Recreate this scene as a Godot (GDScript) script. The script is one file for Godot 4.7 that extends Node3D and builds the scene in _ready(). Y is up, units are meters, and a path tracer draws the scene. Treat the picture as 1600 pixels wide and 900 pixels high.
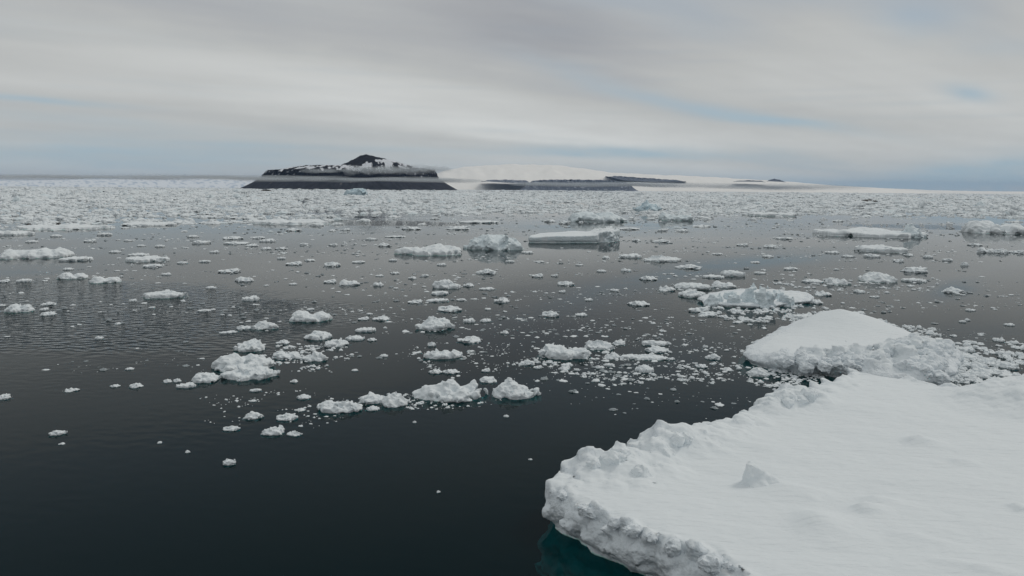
extends Node3D
# Drifting pack ice off a volcanic island, seen from the deck of a ship.

const LENS := 1232.0          # focal length in pixels of a 1600 x 900 picture
const PITCH := 7.12
const ROLL := 0.45
const DECK := 12.0            # height of the eye over the sea

var eye := Vector3(0, DECK, 0)
var look := Basis()
var rng := RandomNumberGenerator.new()
var fbm := FastNoiseLite.new()
var cell := FastNoiseLite.new()
var M := {}
var marks := []               # landmarks that the small pieces are described by
var used := {}


# ---------------------------------------------------------------- small helpers
func ray(px: float, py: float) -> Vector3:
	return look * Vector3((px - 800.0) / LENS, (450.0 - py) / LENS, -1.0)


func sea_at(px: float, py: float, height := 0.0) -> Vector3:
	var d := ray(px, py)
	return eye + d * ((height - eye.y) / d.y)


func far_at(px: float, py: float, away: float) -> Vector3:
	var d := ray(px, py)
	return eye + d * (away / Vector2(d.x, d.z).length())


func metres(at: Vector3) -> float:    # metres per picture pixel at this place
	return -(look.inverse() * (at - eye)).z / LENS


func lin(r: float, g: float, b: float) -> Color:
	return Color(r, g, b).linear_to_srgb()


func numbered(called: String) -> String:
	used[called] = used.get(called, -1) + 1
	return called if used[called] == 0 else "%s_%03d" % [called, used[called]]


func tag(o: Node, label: String, category: String, group := "", kind := "") -> void:
	o.set_meta("label", label)
	o.set_meta("category", category)
	if group:
		o.set_meta("group", group)
	if kind:
		o.set_meta("kind", kind)


func thing(called: String, label: String, category: String, at: Vector3, turn := 0.0, group := "") -> Node3D:
	var o := Node3D.new()
	o.name = numbered(called)
	add_child(o, true)
	o.position = at
	o.rotation.y = turn
	tag(o, label, category, group)
	return o


func part(called: String, mesh: Mesh, mat: Material, parent: Node) -> MeshInstance3D:
	var o := MeshInstance3D.new()
	o.name = called
	o.mesh = mesh
	o.material_override = mat
	parent.add_child(o, true)
	return o


func smooth(a: float, b: float, x: float) -> float:
	var t := clampf((x - a) / (b - a), 0.0, 1.0)
	return t * t * (3.0 - 2.0 * t)


# ---------------------------------------------------------------- ice as a field, meshed as surface nets
class Lumps:
	# Rounded lumps on a low slab, crumbled by noise; y = 0 is the water line.
	var n: FastNoiseLite
	var c: FastNoiseLite
	var L := PackedFloat32Array()
	var slab := Vector3(1, 0.3, 1)
	var boxes := []           # [inverse transform, half size]
	var off := Vector3()
	var join := 0.1
	var rough := 0.1
	var knobs := 0.1
	var fine := 1.0
	var knob_size := 1.0
	var foot := 0.2
	var notch := 0.05
	var deep := 0.5
	var crisp := 0.05

	func lump(at: Vector3, r: Vector3) -> void:
		L.append_array([at.x, at.y, at.z, 1.0 / r.x, 1.0 / r.y, 1.0 / r.z, minf(r.x, minf(r.y, r.z))])

	func box(at: Vector3, half: Vector3, turn: Vector3) -> void:
		boxes.append([Transform3D(Basis.from_euler(turn), at).affine_inverse(), half])

	func f(x: float, y: float, z: float) -> float:
		var px := x + off.x
		var py := y + off.y
		var pz := z + off.z
		var u := x / slab.x
		var w := z / slab.z
		var e := (sqrt(u * u + w * w) - 1.0 - 0.42 * n.get_noise_2d(px * fine * 0.6, pz * fine * 0.6)) * minf(slab.x, slab.z)
		if y < 0.0:
			e += notch - foot * (1.0 - exp(y * 6.0 / deep))
		else:
			var k := y / (notch * 2.0)
			e += notch * exp(-k * k)
		var d := e
		var t := y - slab.y
		var h := clampf(0.5 + 0.5 * (t - d) / crisp, 0.0, 1.0)
		d = lerpf(d, t, h) + crisp * h * (1.0 - h)
		d = maxf(d, -deep - y)
		var i := 0
		var size := L.size()
		while i < size:
			var ax := (x - L[i]) * L[i + 3]
			var ay := (y - L[i + 1]) * L[i + 4]
			var az := (z - L[i + 2]) * L[i + 5]
			var q := (sqrt(ax * ax + ay * ay + az * az) - 1.0) * L[i + 6]
			if q < d + join:
				h = clampf(0.5 + 0.5 * (d - q) / join, 0.0, 1.0)
				d = lerpf(d, q, h) - join * h * (1.0 - h)
			i += 7
		for b in boxes:
			var at: Vector3 = b[0] * Vector3(x, y, z)
			var e3: Vector3 = at.abs() - b[1]
			var q := maxf(e3.x, maxf(e3.y, e3.z))
			if q < d + join * 0.4:
				h = clampf(0.5 + 0.5 * (d - q) / (join * 0.4), 0.0, 1.0)
				d = lerpf(d, q, h) - join * 0.4 * h * (1.0 - h)
		if d > rough + knobs * 1.3:
			return d - 0.3 * (rough + knobs)
		d -= rough * n.get_noise_3d(px * fine, py * fine, pz * fine)
		if knobs > 0.0:
			d += knobs * (0.45 + c.get_noise_3d(px * knob_size, py * knob_size * 1.2, pz * knob_size))
		return d

	func part(_x: float, y: float, _z: float, _n: Vector3) -> int:
		return 1 if y < 0.0 else 0


class Floe:
	# A slab inside an outline: distance to the outline, height of the top and roughness are laid out on a grid first.
	var n: FastNoiseLite
	var c: FastNoiseLite
	var x0 := 0.0
	var z0 := 0.0
	var step := 0.3
	var nx := 0
	var nz := 0
	var D := PackedFloat32Array()
	var T := PackedFloat32Array()
	var R := PackedFloat32Array()
	var K := PackedFloat32Array()
	var foot := 0.9
	var deep := 2.2
	var soft := 0.3
	var wave := 1.0
	var knob := 1.0
	var bulge := 0.25

	func grid(lo: Vector2, hi: Vector2, s: float) -> void:
		x0 = lo.x
		z0 = lo.y
		step = s
		nx = int((hi.x - lo.x) / s) + 2
		nz = int((hi.y - lo.y) / s) + 2
		for a in [D, T, R, K]:
			a.resize(nx * nz)

	func f(x: float, y: float, z: float) -> float:
		var gx := clampf((x - x0) / step, 0.0, nx - 1.001)
		var gz := clampf((z - z0) / step, 0.0, nz - 1.001)
		var i := int(gx)
		var j := int(gz)
		var a := gx - i
		var b := gz - j
		var o := j * nx + i
		var w00 := (1.0 - a) * (1.0 - b)
		var w10 := a * (1.0 - b)
		var w01 := (1.0 - a) * b
		var w11 := a * b
		var d := D[o] * w00 + D[o + 1] * w10 + D[o + nx] * w01 + D[o + nx + 1] * w11
		var top := T[o] * w00 + T[o + 1] * w10 + T[o + nx] * w01 + T[o + nx + 1] * w11
		var r := R[o] * w00 + R[o + 1] * w10 + R[o + nx] * w01 + R[o + nx + 1] * w11
		if y < 0.0:
			d += 0.22 - (foot + 0.2) * (1.0 - exp(y * 2.2))
		else:
			var k := y / 0.3
			d += 0.22 * exp(-k * k) - bulge * sin(clampf(y / maxf(top, 0.1), 0.0, 1.0) * 3.14)
		var t := y - top
		var h := clampf(0.5 + 0.5 * (t - d) / soft, 0.0, 1.0)
		d = lerpf(d, t, h) + soft * h * (1.0 - h)
		d = maxf(d, -deep - y)
		if absf(d) > 1.6:
			return d
		d -= r * 0.6 * n.get_noise_3d(x * wave, y * wave, z * wave)
		var kk := K[o] * w00 + K[o + 1] * w10 + K[o + nx] * w01 + K[o + nx + 1] * w11
		if kk > 0.002:
			d += kk * (0.4 + c.get_noise_3d(x * knob, y * knob * 1.15, z * knob))
			d += kk * 0.45 * (0.4 + c.get_noise_3d(x * knob * 2.7 + 9.0, y * knob * 2.7, z * knob * 2.7))
		return d

	func height(x: float, z: float) -> float:
		var i := clampi(int((x - x0) / step), 0, nx - 1)
		var j := clampi(int((z - z0) / step), 0, nz - 1)
		return T[j * nx + i]

	func part(x: float, y: float, z: float, nrm: Vector3) -> int:
		if y < 0.0:
			return 1
		var i := clampi(int((x - x0) / step), 0, nx - 1)
		var j := clampi(int((z - z0) / step), 0, nz - 1)
		return 2 if D[j * nx + i] > -0.75 and (y < 1.2 or nrm.y < 0.8) else 0


func nets(fd, lo: Vector3, hi: Vector3, s: float, split := true, skip := false) -> Array:
	# [mesh of the part 0, 1, 2] of the surface where the field is zero; empty parts are null.
	var nx := int((hi.x - lo.x) / s) + 2
	var ny := int((hi.y - lo.y) / s) + 2
	var nz := int((hi.z - lo.z) / s) + 2
	var row := nx
	var plane := nx * ny
	var v := PackedFloat32Array()
	v.resize(plane * nz)
	if skip:
		var B := 4
		for bk in range(0, nz, B):
			for bj in range(0, ny, B):
				for bi in range(0, nx, B):
					var m: float = fd.f(lo.x + (bi + 1.5) * s, lo.y + (bj + 1.5) * s, lo.z + (bk + 1.5) * s)
					var near := absf(m) < B * s * 1.35 + 0.25
					for k in range(bk, mini(bk + B, nz)):
						for j in range(bj, mini(bj + B, ny)):
							var o := k * plane + j * row
							for i in range(bi, mini(bi + B, nx)):
								v[o + i] = fd.f(lo.x + i * s, lo.y + j * s, lo.z + k * s) if near else m
	else:
		var o := 0
		for k in nz:
			var z := lo.z + k * s
			for j in ny:
				var y := lo.y + j * s
				for i in nx:
					v[o] = fd.f(lo.x + i * s, y, z)
					o += 1
	var ids := PackedInt32Array()
	ids.resize(plane * nz)
	ids.fill(-1)
	var P := PackedVector3Array()
	var N := PackedVector3Array()
	for k in nz - 1:
		for j in ny - 1:
			var o := k * plane + j * row
			for i in nx - 1:
				var a := v[o]
				var b := v[o + 1]
				var c := v[o + row]
				var d := v[o + row + 1]
				var e := v[o + plane]
				var f := v[o + plane + 1]
				var g := v[o + plane + row]
				var h := v[o + plane + row + 1]
				var neg := int(a < 0) + int(b < 0) + int(c < 0) + int(d < 0) + int(e < 0) + int(f < 0) + int(g < 0) + int(h < 0)
				if neg > 0 and neg < 8:
					var p := Vector3()
					var m := 0.0
					if (a < 0) != (b < 0):
						p += Vector3(a / (a - b), 0, 0)
						m += 1.0
					if (c < 0) != (d < 0):
						p += Vector3(c / (c - d), 1, 0)
						m += 1.0
					if (e < 0) != (f < 0):
						p += Vector3(e / (e - f), 0, 1)
						m += 1.0
					if (g < 0) != (h < 0):
						p += Vector3(g / (g - h), 1, 1)
						m += 1.0
					if (a < 0) != (c < 0):
						p += Vector3(0, a / (a - c), 0)
						m += 1.0
					if (b < 0) != (d < 0):
						p += Vector3(1, b / (b - d), 0)
						m += 1.0
					if (e < 0) != (g < 0):
						p += Vector3(0, e / (e - g), 1)
						m += 1.0
					if (f < 0) != (h < 0):
						p += Vector3(1, f / (f - h), 1)
						m += 1.0
					if (a < 0) != (e < 0):
						p += Vector3(0, 0, a / (a - e))
						m += 1.0
					if (b < 0) != (f < 0):
						p += Vector3(1, 0, b / (b - f))
						m += 1.0
					if (c < 0) != (g < 0):
						p += Vector3(0, 1, c / (c - g))
						m += 1.0
					if (d < 0) != (h < 0):
						p += Vector3(1, 1, d / (d - h))
						m += 1.0
					ids[o] = P.size()
					P.append(lo + (Vector3(i, j, k) + p / m) * s)
					N.append(Vector3(b + d + f + h - a - c - e - g, c + d + g + h - a - b - e - f, e + f + g + h - a - b - c - d).normalized())
				o += 1
	var tris := [PackedInt32Array(), PackedInt32Array(), PackedInt32Array()]
	for k in range(1, nz - 1):
		for j in range(1, ny - 1):
			var o := k * plane + j * row
			for i in range(1, nx - 1):
				o += 1
				if ids[o] < 0:
					continue
				var inside := v[o] < 0.0
				for axis in 3:
					var to: int = o + (1 if axis == 0 else row if axis == 1 else plane)
					if (v[to] < 0.0) == inside:
						continue
					var s1: int = row if axis == 0 else plane if axis == 1 else 1
					var s2: int = plane if axis == 0 else 1 if axis == 1 else row
					var q0 := ids[o]
					var q1 := ids[o - s1]
					var q2 := ids[o - s1 - s2]
					var q3 := ids[o - s2]
					if q1 < 0 or q2 < 0 or q3 < 0:
						continue
					var kind := 0
					if split:
						var mid := (P[q0] + P[q2]) * 0.5
						kind = fd.part(mid.x, mid.y, mid.z, N[q0])
					var t: PackedInt32Array = tris[kind]
					if inside:
						t.append_array([q0, q2, q1, q0, q3, q2])
					else:
						t.append_array([q0, q1, q2, q0, q2, q3])
					tris[kind] = t
	var out := []
	for kind in 3:
		var t: PackedInt32Array = tris[kind]
		if t.is_empty():
			out.append(null)
			continue
		var where := PackedInt32Array()
		where.resize(P.size())
		where.fill(-1)
		var p2 := PackedVector3Array()
		var n2 := PackedVector3Array()
		for i in t.size():
			var q := t[i]
			if where[q] < 0:
				where[q] = p2.size()
				p2.append(P[q])
				n2.append(N[q])
			t[i] = where[q]
		out.append(raw_mesh(p2, n2, t))
	return out


func raw_mesh(p: PackedVector3Array, n: PackedVector3Array, t: PackedInt32Array, colors := PackedColorArray()) -> ArrayMesh:
	var arrays := []
	arrays.resize(Mesh.ARRAY_MAX)
	arrays[Mesh.ARRAY_VERTEX] = p
	arrays[Mesh.ARRAY_NORMAL] = n
	arrays[Mesh.ARRAY_INDEX] = t
	if colors.size():
		arrays[Mesh.ARRAY_COLOR] = colors
	var m := ArrayMesh.new()
	m.add_surface_from_arrays(Mesh.PRIMITIVE_TRIANGLES, arrays)
	return m


func chunk_field(style: String, w: float, d: float, h: float, number: int) -> Lumps:
	# w, d, h: full width, full depth and height over the water of the piece.
	var r := RandomNumberGenerator.new()
	r.seed = number * 977 + 13
	var fd := Lumps.new()
	fd.n = fbm
	fd.c = cell
	fd.off = Vector3(r.randf() * 400, r.randf() * 400, r.randf() * 400)
	var s := minf(w, d)
	var top := 0.3
	var count := 8
	var big := 0.2
	match style:
		"flat":
			top = 0.62
			count = 5
			big = 0.13
		"lumpy":
			top = 0.36
			count = 6
			big = 0.2
			fd.box(Vector3(r.randf_range(-0.2, 0.2) * w, h * 0.35, r.randf_range(-0.15, 0.15) * d), Vector3(0.17 * w, h * 0.42, 0.2 * d), Vector3(r.randf_range(-0.3, 0.3), r.randf() * TAU, r.randf_range(-0.45, 0.45)))
		"crumb":
			top = 0.4
			count = 12
			big = 0.12
		"block":
			top = 0.16
			count = 3
			big = 0.12
			for k in 2:
				fd.box(Vector3((k - 0.5) * 0.3 * w, h * 0.4, r.randf_range(-0.12, 0.12) * d), Vector3(0.2 * w, h * r.randf_range(0.35, 0.55), 0.22 * d), Vector3(r.randf_range(-0.25, 0.25), r.randf() * TAU, r.randf_range(-0.5, 0.5)))
		"peak":
			top = 0.28
			count = 5
			big = 0.16
			fd.lump(Vector3(r.randf_range(-0.12, 0.12) * w, h * 0.1, 0), Vector3(0.3 * w, h * 0.62, 0.36 * d))
			fd.lump(Vector3(r.randf_range(-0.1, 0.05) * w, h * 0.45, 0), Vector3(0.13 * w, h * 0.5, 0.2 * d))
		"dome":
			top = 0.25
			count = 5
			big = 0.12
			fd.lump(Vector3(-0.02 * w, 0, -0.02 * d), Vector3(0.43 * w, h * 0.92, 0.42 * d))
		"two":
			top = 0.3
			count = 4
			big = 0.13
			fd.lump(Vector3(-0.22 * w, h * 0.2, 0), Vector3(0.22 * w, h * 0.72, 0.36 * d))
			fd.lump(Vector3(0.24 * w, h * 0.15, 0.05 * d), Vector3(0.2 * w, h * 0.6, 0.34 * d))
		"row":
			top = 0.3
			count = 5
			big = 0.12
			for k in 4:
				fd.lump(Vector3((k - 1.5) * 0.23 * w, h * 0.15, r.randf_range(-0.1, 0.1) * d), Vector3(0.15 * w, h * r.randf_range(0.45, 0.8), 0.33 * d))
	for k in count:
		var a := r.randf() * TAU
		var q := sqrt(r.randf()) * 0.38
		var size := big * r.randf_range(0.6, 1.3)
		var up := r.randf_range(0.45, 0.95) * (0.85 if style != "flat" else 1.0)
		fd.lump(Vector3(cos(a) * q * w, h * up * 0.35, sin(a) * q * d), Vector3(size * w, h * up * 0.6, size * d * 1.1))
	if style == "flat":
		fd.box(Vector3(r.randf_range(-0.15, 0.15) * w, h * 0.4, 0), Vector3(0.24 * w, h * 0.45, 0.26 * d), Vector3(r.randf_range(-0.1, 0.1), r.randf() * TAU, r.randf_range(-0.15, 0.15)))
	fd.slab = Vector3(w * 0.46, h * top, d * 0.46)
	fd.join = 0.22 * h
	fd.crisp = 0.3 * h
	fd.rough = 0.26 * h
	fd.fine = 1.5 / (0.3 * s + h * 0.5)
	fd.knobs = h * r.randf_range(0.05, 0.17)
	fd.knob_size = 1.0 / (0.3 * h + 0.08 * s)
	fd.foot = 0.035 * w
	fd.notch = 0.06 * h
	fd.deep = 0.7 * h
	return fd


func chunk(style: String, w: float, d: float, h: float, number: int, cells: float, split := true) -> Array:
	var fd := chunk_field(style, w, d, h, number)
	var m := Vector3(w * 0.66, 0, d * 0.66)
	return nets(fd, Vector3(-m.x, -h * 0.8, -m.z), Vector3(m.x, h * 1.55, m.z), maxf(w / cells, h / 26.0), split)


# where a piece of this picture width and height floats: [place of its centre, turn, width, depth, height]
func berth(px: float, py: float, wide: float, high: float) -> Array:
	var front := sea_at(px, py)
	var m := metres(front)
	var flat := Vector3(front.x, 0, front.z)
	var down := eye.y / flat.length()
	var w := wide * m
	var d := clampf(0.5 * high * m / down, 0.32 * w, 0.85 * w)
	var h := maxf(high * m - 0.45 * d * down, 0.07 * w)
	var away := flat.normalized()
	return [Vector3(front.x, 0, front.z) + away * d * 0.45, atan2(-away.x, -away.z), w, d, h]


# ---------------------------------------------------------------- materials
func noise_picture(freq: float, octaves: int, number: int, normal := false, size := 512) -> NoiseTexture2D:
	var n := FastNoiseLite.new()
	n.seed = number
	n.noise_type = FastNoiseLite.TYPE_SIMPLEX_SMOOTH
	n.frequency = freq
	n.fractal_octaves = octaves
	var t := NoiseTexture2D.new()
	t.noise = n
	t.width = size
	t.height = size
	t.seamless = true
	t.as_normal_map = normal
	t.generate_mipmaps = false
	return t


func ice_material(c: Color, rough: float, scale: float, relief: float, shine := 0.3) -> StandardMaterial3D:
	var m := StandardMaterial3D.new()
	m.albedo_color = c
	m.roughness = rough
	m.metallic_specular = shine
	m.uv1_triplanar = true
	m.uv1_world_triplanar = true
	m.uv1_scale = Vector3.ONE * scale
	if relief > 0.0:
		m.heightmap_enabled = true
		m.heightmap_scale = relief
		m.heightmap_texture = M.relief
	return m


func materials() -> void:
	M.relief = noise_picture(0.012, 5, 4)
	M.snow = ice_material(lin(0.745, 0.79, 0.815), 0.85, 0.22, 5.0)
	M.crust = ice_material(lin(0.73, 0.78, 0.815), 0.7, 0.7, 7.0)
	M.snow.uv1_scale = Vector3(0.14, 0.3, 0.42)
	M.foot = ice_material(lin(0.42, 0.66, 0.62), 0.5, 0.3, 6.0)
	M.blue = ice_material(lin(0.55, 0.67, 0.73), 0.5, 0.25, 12.0, 0.4)
	M.grey = ice_material(lin(0.42, 0.48, 0.52), 0.6, 0.25, 12.0)
	M.pale = ice_material(lin(0.68, 0.755, 0.79), 0.55, 0.3, 8.0, 0.4)
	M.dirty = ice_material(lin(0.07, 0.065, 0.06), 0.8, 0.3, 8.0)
	M.clear = ice_material(lin(0.25, 0.29, 0.31), 0.3, 0.5, 3.0, 0.5)
	var rock := StandardMaterial3D.new()
	rock.vertex_color_use_as_albedo = true
	rock.roughness = 0.95
	rock.metallic_specular = 0.15
	M.rock = rock


# ---------------------------------------------------------------- the sky
func sky_picture() -> Image:
	var wide := 2560
	var high := 1280
	var im := Image.create(wide, high, false, Image.FORMAT_RGBF)
	var a := FastNoiseLite.new()
	a.seed = 21
	a.noise_type = FastNoiseLite.TYPE_SIMPLEX_SMOOTH
	a.frequency = 1.0
	a.fractal_octaves = 5
	a.fractal_gain = 0.5
	var b := FastNoiseLite.new()
	b.seed = 77
	b.noise_type = FastNoiseLite.TYPE_SIMPLEX_SMOOTH
	b.frequency = 1.0
	b.fractal_octaves = 4
	# gaps in the cloud sheet that this view holds: [x, y, half length, half thickness, slope, strength]
	var gaps := []
	for g in [["slot", 1150, 178, 190, 8, 0.17, 0.7], ["slot", 1212, 189, 80, 5, 0.06, 0.6], ["slot", 930, 125, 150, 16, 0.3, 0.35], ["slot", 50, 155, 130, 4, 0.03, 1.1], ["slot", 170, 190, 330, 9, 0.05, 0.28],
			["slot", 150, 245, 340, 24, 0.0, 0.75], ["slot", 960, 238, 160, 9, 0.02, 1.0], ["slot", 1560, 268, 220, 20, -0.12, 1.0], ["slot", 1400, 290, 260, 8, 0.0, 0.5], ["slot", 1515, 145, 34, 9, 0.2, 0.7], ["slot", 1430, 28, 60, 22, 0.15, 0.5],
			["slot", 1570, 75, 60, 14, 0.1, 0.3], ["slot", 560, 232, 420, 5, 0.02, 0.35], ["slot", 1000, 270, 500, 10, 0.02, 0.25]]:
		var d := ray(g[1], g[2]).normalized()
		gaps.append([atan2(d.x, -d.z) * LENS, asin(d.y) * LENS, g[3], g[4], -g[5], g[6]])
	# brighter and darker banks
	var banks := []
	for g in [["bank", 480, 120, 420, 45, 0.15, 0.07], ["bank", 1000, 215, 330, 18, 0.05, 0.06], ["bank", 830, 45, 240, 60, 0.25, -0.11], ["bank", 1350, 110, 330, 60, 0.1, 0.025], ["bank", 300, 20, 330, 40, 0.1, -0.05], ["bank", 700, 190, 330, 18, 0.08, 0.05]]:
		var d := ray(g[1], g[2]).normalized()
		banks.append([atan2(d.x, -d.z) * LENS, asin(d.y) * LENS, g[3], g[4], -g[5], g[6]])
	for r in high / 2:
		var el := (0.5 - (r + 0.5) / high) * PI
		var se := sin(el)
		var ce := cos(el)
		var low := exp(-el / 0.055)
		for q in wide:
			var az := wrapf((q + 0.5) / wide * TAU, -PI, PI)
			var sx := ce * sin(az) / (se + 0.05)
			var sz := ce * cos(az) / (se + 0.05)
			var u := sx * 0.80 + sz * 0.60
			var w := -sx * 0.60 + sz * 0.80
			var n1 := a.get_noise_2d(u * 0.16, w * 0.5)
			var n2 := b.get_noise_2d(u * 0.08 + 40.0, w * 0.22 + 13.0)
			var n3 := a.get_noise_2d(u * 0.5 + 70.0, w * 1.6 + 9.0)
			var light := 0.487 + 0.055 * n1 + 0.06 * n2 + 0.02 * n3 + 0.014 * b.get_noise_2d(u * 0.9 + 7.0, w * 4.5)
			var blue := smooth(0.18, 0.6, -n2 * 0.7 - n1 * 0.45) * 0.32 + low * 0.22
			var xa := az * LENS
			var ya := el * LENS
			var veil := exp(-el / 0.22)
			var thread := a.get_noise_2d(ce * sin(az) * 2.2 + 5.0, el * 95.0 + 0.9 * ce * sin(az)) * (0.4 + 0.6 * n1)
			light += veil * (0.022 + 0.05 * thread) + 0.05 * exp(-el / 0.06)
			blue += veil * 0.22 * smooth(0.05, 0.4, -thread)
			if absf(xa) < 1300.0 and ya < 620.0:
				var wob := 12.0 * a.get_noise_2d(xa * 0.006, ya * 0.02) + 4.0 * n3
				for g in gaps:
					var dx: float = (xa - g[0]) / g[2]
					if absf(dx) > 2.0:
						continue
					var dy: float = (ya + wob * minf(0.8, g[3] / 22.0) - g[1] - (xa - g[0]) * g[4]) / g[3]
					if absf(dy) < 2.6:
						blue += g[5] * exp(-dx * dx * 1.3 - dy * dy) * (0.85 + 0.5 * n3)
				for g in banks:
					var dx: float = (xa - g[0]) / g[2]
					var dy: float = (ya + wob - g[1] - (xa - g[0]) * g[4]) / g[3]
					if absf(dx) < 2.0 and absf(dy) < 2.6:
						light += g[5] * exp(-dx * dx - dy * dy)
			blue = clampf(blue, 0.0, 1.0)
			var shade := clampf((0.5 - light) * 5.0, 0.0, 1.0)
			var warm := clampf(1.0 - el / 0.35, 0.0, 1.0)
			var cr := light * lerpf(0.985 + 0.015 * warm, 0.945, shade)
			var cg := light * lerpf(1.015, 0.985, shade)
			var cb := light * lerpf(1.01 - 0.02 * warm, 1.08, shade)
			var tur := clampf(1.25 - el / 0.26, 0.0, 1.0)
			im.set_pixel(q, r, Color(lerpf(cr, lerpf(0.28, 0.385, tur), blue), lerpf(cg, lerpf(0.38, 0.49, tur), blue), lerpf(cb, lerpf(0.52, 0.55, tur), blue)))
	im.fill_rect(Rect2i(0, high / 2, wide, high / 2), Color(0.12, 0.13, 0.14))
	return im


func begin() -> void:
	var cam := Camera3D.new()
	cam.name = "camera"
	cam.fov = rad_to_deg(2.0 * atan(450.0 / LENS))
	cam.near = 0.1
	cam.far = 90000.0
	cam.position = eye
	cam.rotation = Vector3(-deg_to_rad(PITCH), 0, deg_to_rad(ROLL))
	add_child(cam)
	cam.current = true
	look = Basis.from_euler(cam.rotation)

	var env := Environment.new()
	env.background_mode = Environment.BG_SKY
	var sky := Sky.new()
	var pan := PanoramaSkyMaterial.new()
	pan.panorama = ImageTexture.create_from_image(sky_picture())
	sky.sky_material = pan
	env.sky = sky
	env.tonemap_mode = Environment.TONE_MAPPER_LINEAR
	env.tonemap_exposure = 1.0
	env.sdfgi_enabled = true
	env.ssao_enabled = true
	env.ssil_enabled = true
	env.fog_enabled = true
	env.fog_density = 0.000012
	env.fog_light_color = Color(0.68, 0.82, 1.0)
	env.volumetric_fog_enabled = true
	env.volumetric_fog_density = 0.0
	var world := WorldEnvironment.new()
	world.name = "world"
	world.environment = env
	add_child(world)

	var sun := DirectionalLight3D.new()
	sun.name = "sun"
	sun.light_energy = 0.27
	sun.light_color = Color(1.0, 0.97, 0.93)
	sun.light_angular_distance = 14.0
	sun.shadow_enabled = true
	sun.rotation = Vector3(deg_to_rad(-44), deg_to_rad(122), 0)
	add_child(sun)


# ---------------------------------------------------------------- water
func water() -> void:
	# relief of the sea surface over 200 m: slow swell, fine ripples, and a patch of wind ripples off to the left
	var side := 1024
	var span := 200.0
	var a := FastNoiseLite.new()
	a.seed = 5
	a.frequency = 1.0
	a.fractal_octaves = 2
	var mask := FastNoiseLite.new()
	mask.seed = 9
	mask.frequency = 1.0
	mask.fractal_octaves = 3
	var middle := sea_at(40, 480)
	var im := Image.create(side, side, false, Image.FORMAT_RF)
	for j in side:
		for i in side:
			var x := (float(i) / side - 0.5) * span
			var z := -float(j) / side * span
			var edge := minf(minf(i, side - i), minf(j, side - j)) / 60.0
			edge = minf(1.0, edge)
			var u := x * 0.9 + z * 0.3
			var w := z * 0.9 - x * 0.3
			var calm := 0.04 + 0.09 * smooth(-60.0, -28.0, z) + 0.14 * smooth(0.0, 0.4, mask.get_noise_2d(x * 0.014, z * 0.035))
			var dx := (x - middle.x) / 30.0
			var dz := (z - middle.z - 0.25 * (x - middle.x)) / 20.0
			calm += 2.9 * smooth(1.25, 0.75, sqrt(dx * dx + dz * dz) + 0.22 * mask.get_noise_2d(x * 0.08, z * 0.1))
			var rip := a.get_noise_2d(u * 0.75, w * 1.6)
			im.set_pixel(i, j, Color(0.5 + edge * rip * calm * 0.3, 0, 0))
	var m := StandardMaterial3D.new()
	m.albedo_color = Color(lin(0.007, 0.095, 0.115), 0.09)
	m.transparency = BaseMaterial3D.TRANSPARENCY_ALPHA
	m.refraction_enabled = true
	m.refraction_scale = 0.0098
	m.roughness = 0.03
	m.heightmap_enabled = true
	m.heightmap_scale = 9.0
	m.heightmap_texture = ImageTexture.create_from_image(im)
	M.water = m
	var st := SurfaceTool.new()
	st.begin(Mesh.PRIMITIVE_TRIANGLES)
	var reach := 45000.0
	for p in [[-1, 1], [-1, -1], [1, -1], [-1, 1], [1, -1], [1, 1]]:
		var q := Vector3(p[0] * reach, 0, p[1] * reach)
		st.set_normal(Vector3.UP)
		st.set_uv(Vector2(q.x / span + 0.5, -q.z / span))
		st.add_vertex(q)
	var o := part("sea", st.commit(), m, self)
	tag(o, "calm dark sea water between the ice floes", "sea", "", "structure")
	var deep := StandardMaterial3D.new()
	deep.albedo_color = lin(0.004, 0.012, 0.018)
	deep.roughness = 1.0
	deep.metallic_specular = 0.0
	var pm := PlaneMesh.new()
	pm.size = Vector2(reach * 2, reach * 2)
	var bed := part("sea_depths", pm, deep, self)
	bed.position.y = -25.0
	tag(bed, "black depth of the sea under the floating ice", "sea", "", "structure")


# ---------------------------------------------------------------- land
func sheet(rows: int, columns: int, point: Callable, color: Callable) -> ArrayMesh:
	var p := PackedVector3Array()
	var c := PackedColorArray()
	var t := PackedInt32Array()
	for j in rows:
		for i in columns:
			p.append(point.call(float(i) / (columns - 1), float(j) / (rows - 1)))
	var n := PackedVector3Array()
	for j in rows:
		for i in columns:
			var a := p[j * columns + mini(i + 1, columns - 1)] - p[j * columns + maxi(i - 1, 0)]
			var b := p[mini(j + 1, rows - 1) * columns + i] - p[maxi(j - 1, 0) * columns + i]
			var up := a.cross(b).normalized()
			if up.y < 0.0:
				up = -up
			n.append(up)
			c.append(color.call(float(i) / (columns - 1), float(j) / (rows - 1), p[j * columns + i], up))
	for j in rows - 1:
		for i in columns - 1:
			var o := j * columns + i
			var ab := p[o + 1] - p[o]
			var ac := p[o + columns] - p[o]
			if ab.cross(ac).y > 0.0:
				t.append_array([o, o + columns, o + 1, o + 1, o + columns, o + columns + 1])
			else:
				t.append_array([o, o + 1, o + columns, o + 1, o + columns + 1, o + columns])
	return raw_mesh(p, n, t, c)


func table(points: Array, x: float) -> float:
	if x <= points[0][0]:
		return points[0][1]
	for k in range(1, points.size()):
		if x <= points[k][0]:
			var s: float = (x - points[k - 1][0]) / (points[k][0] - points[k - 1][0])
			return lerpf(points[k - 1][1], points[k][1], s)
	return points[-1][1]


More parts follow.
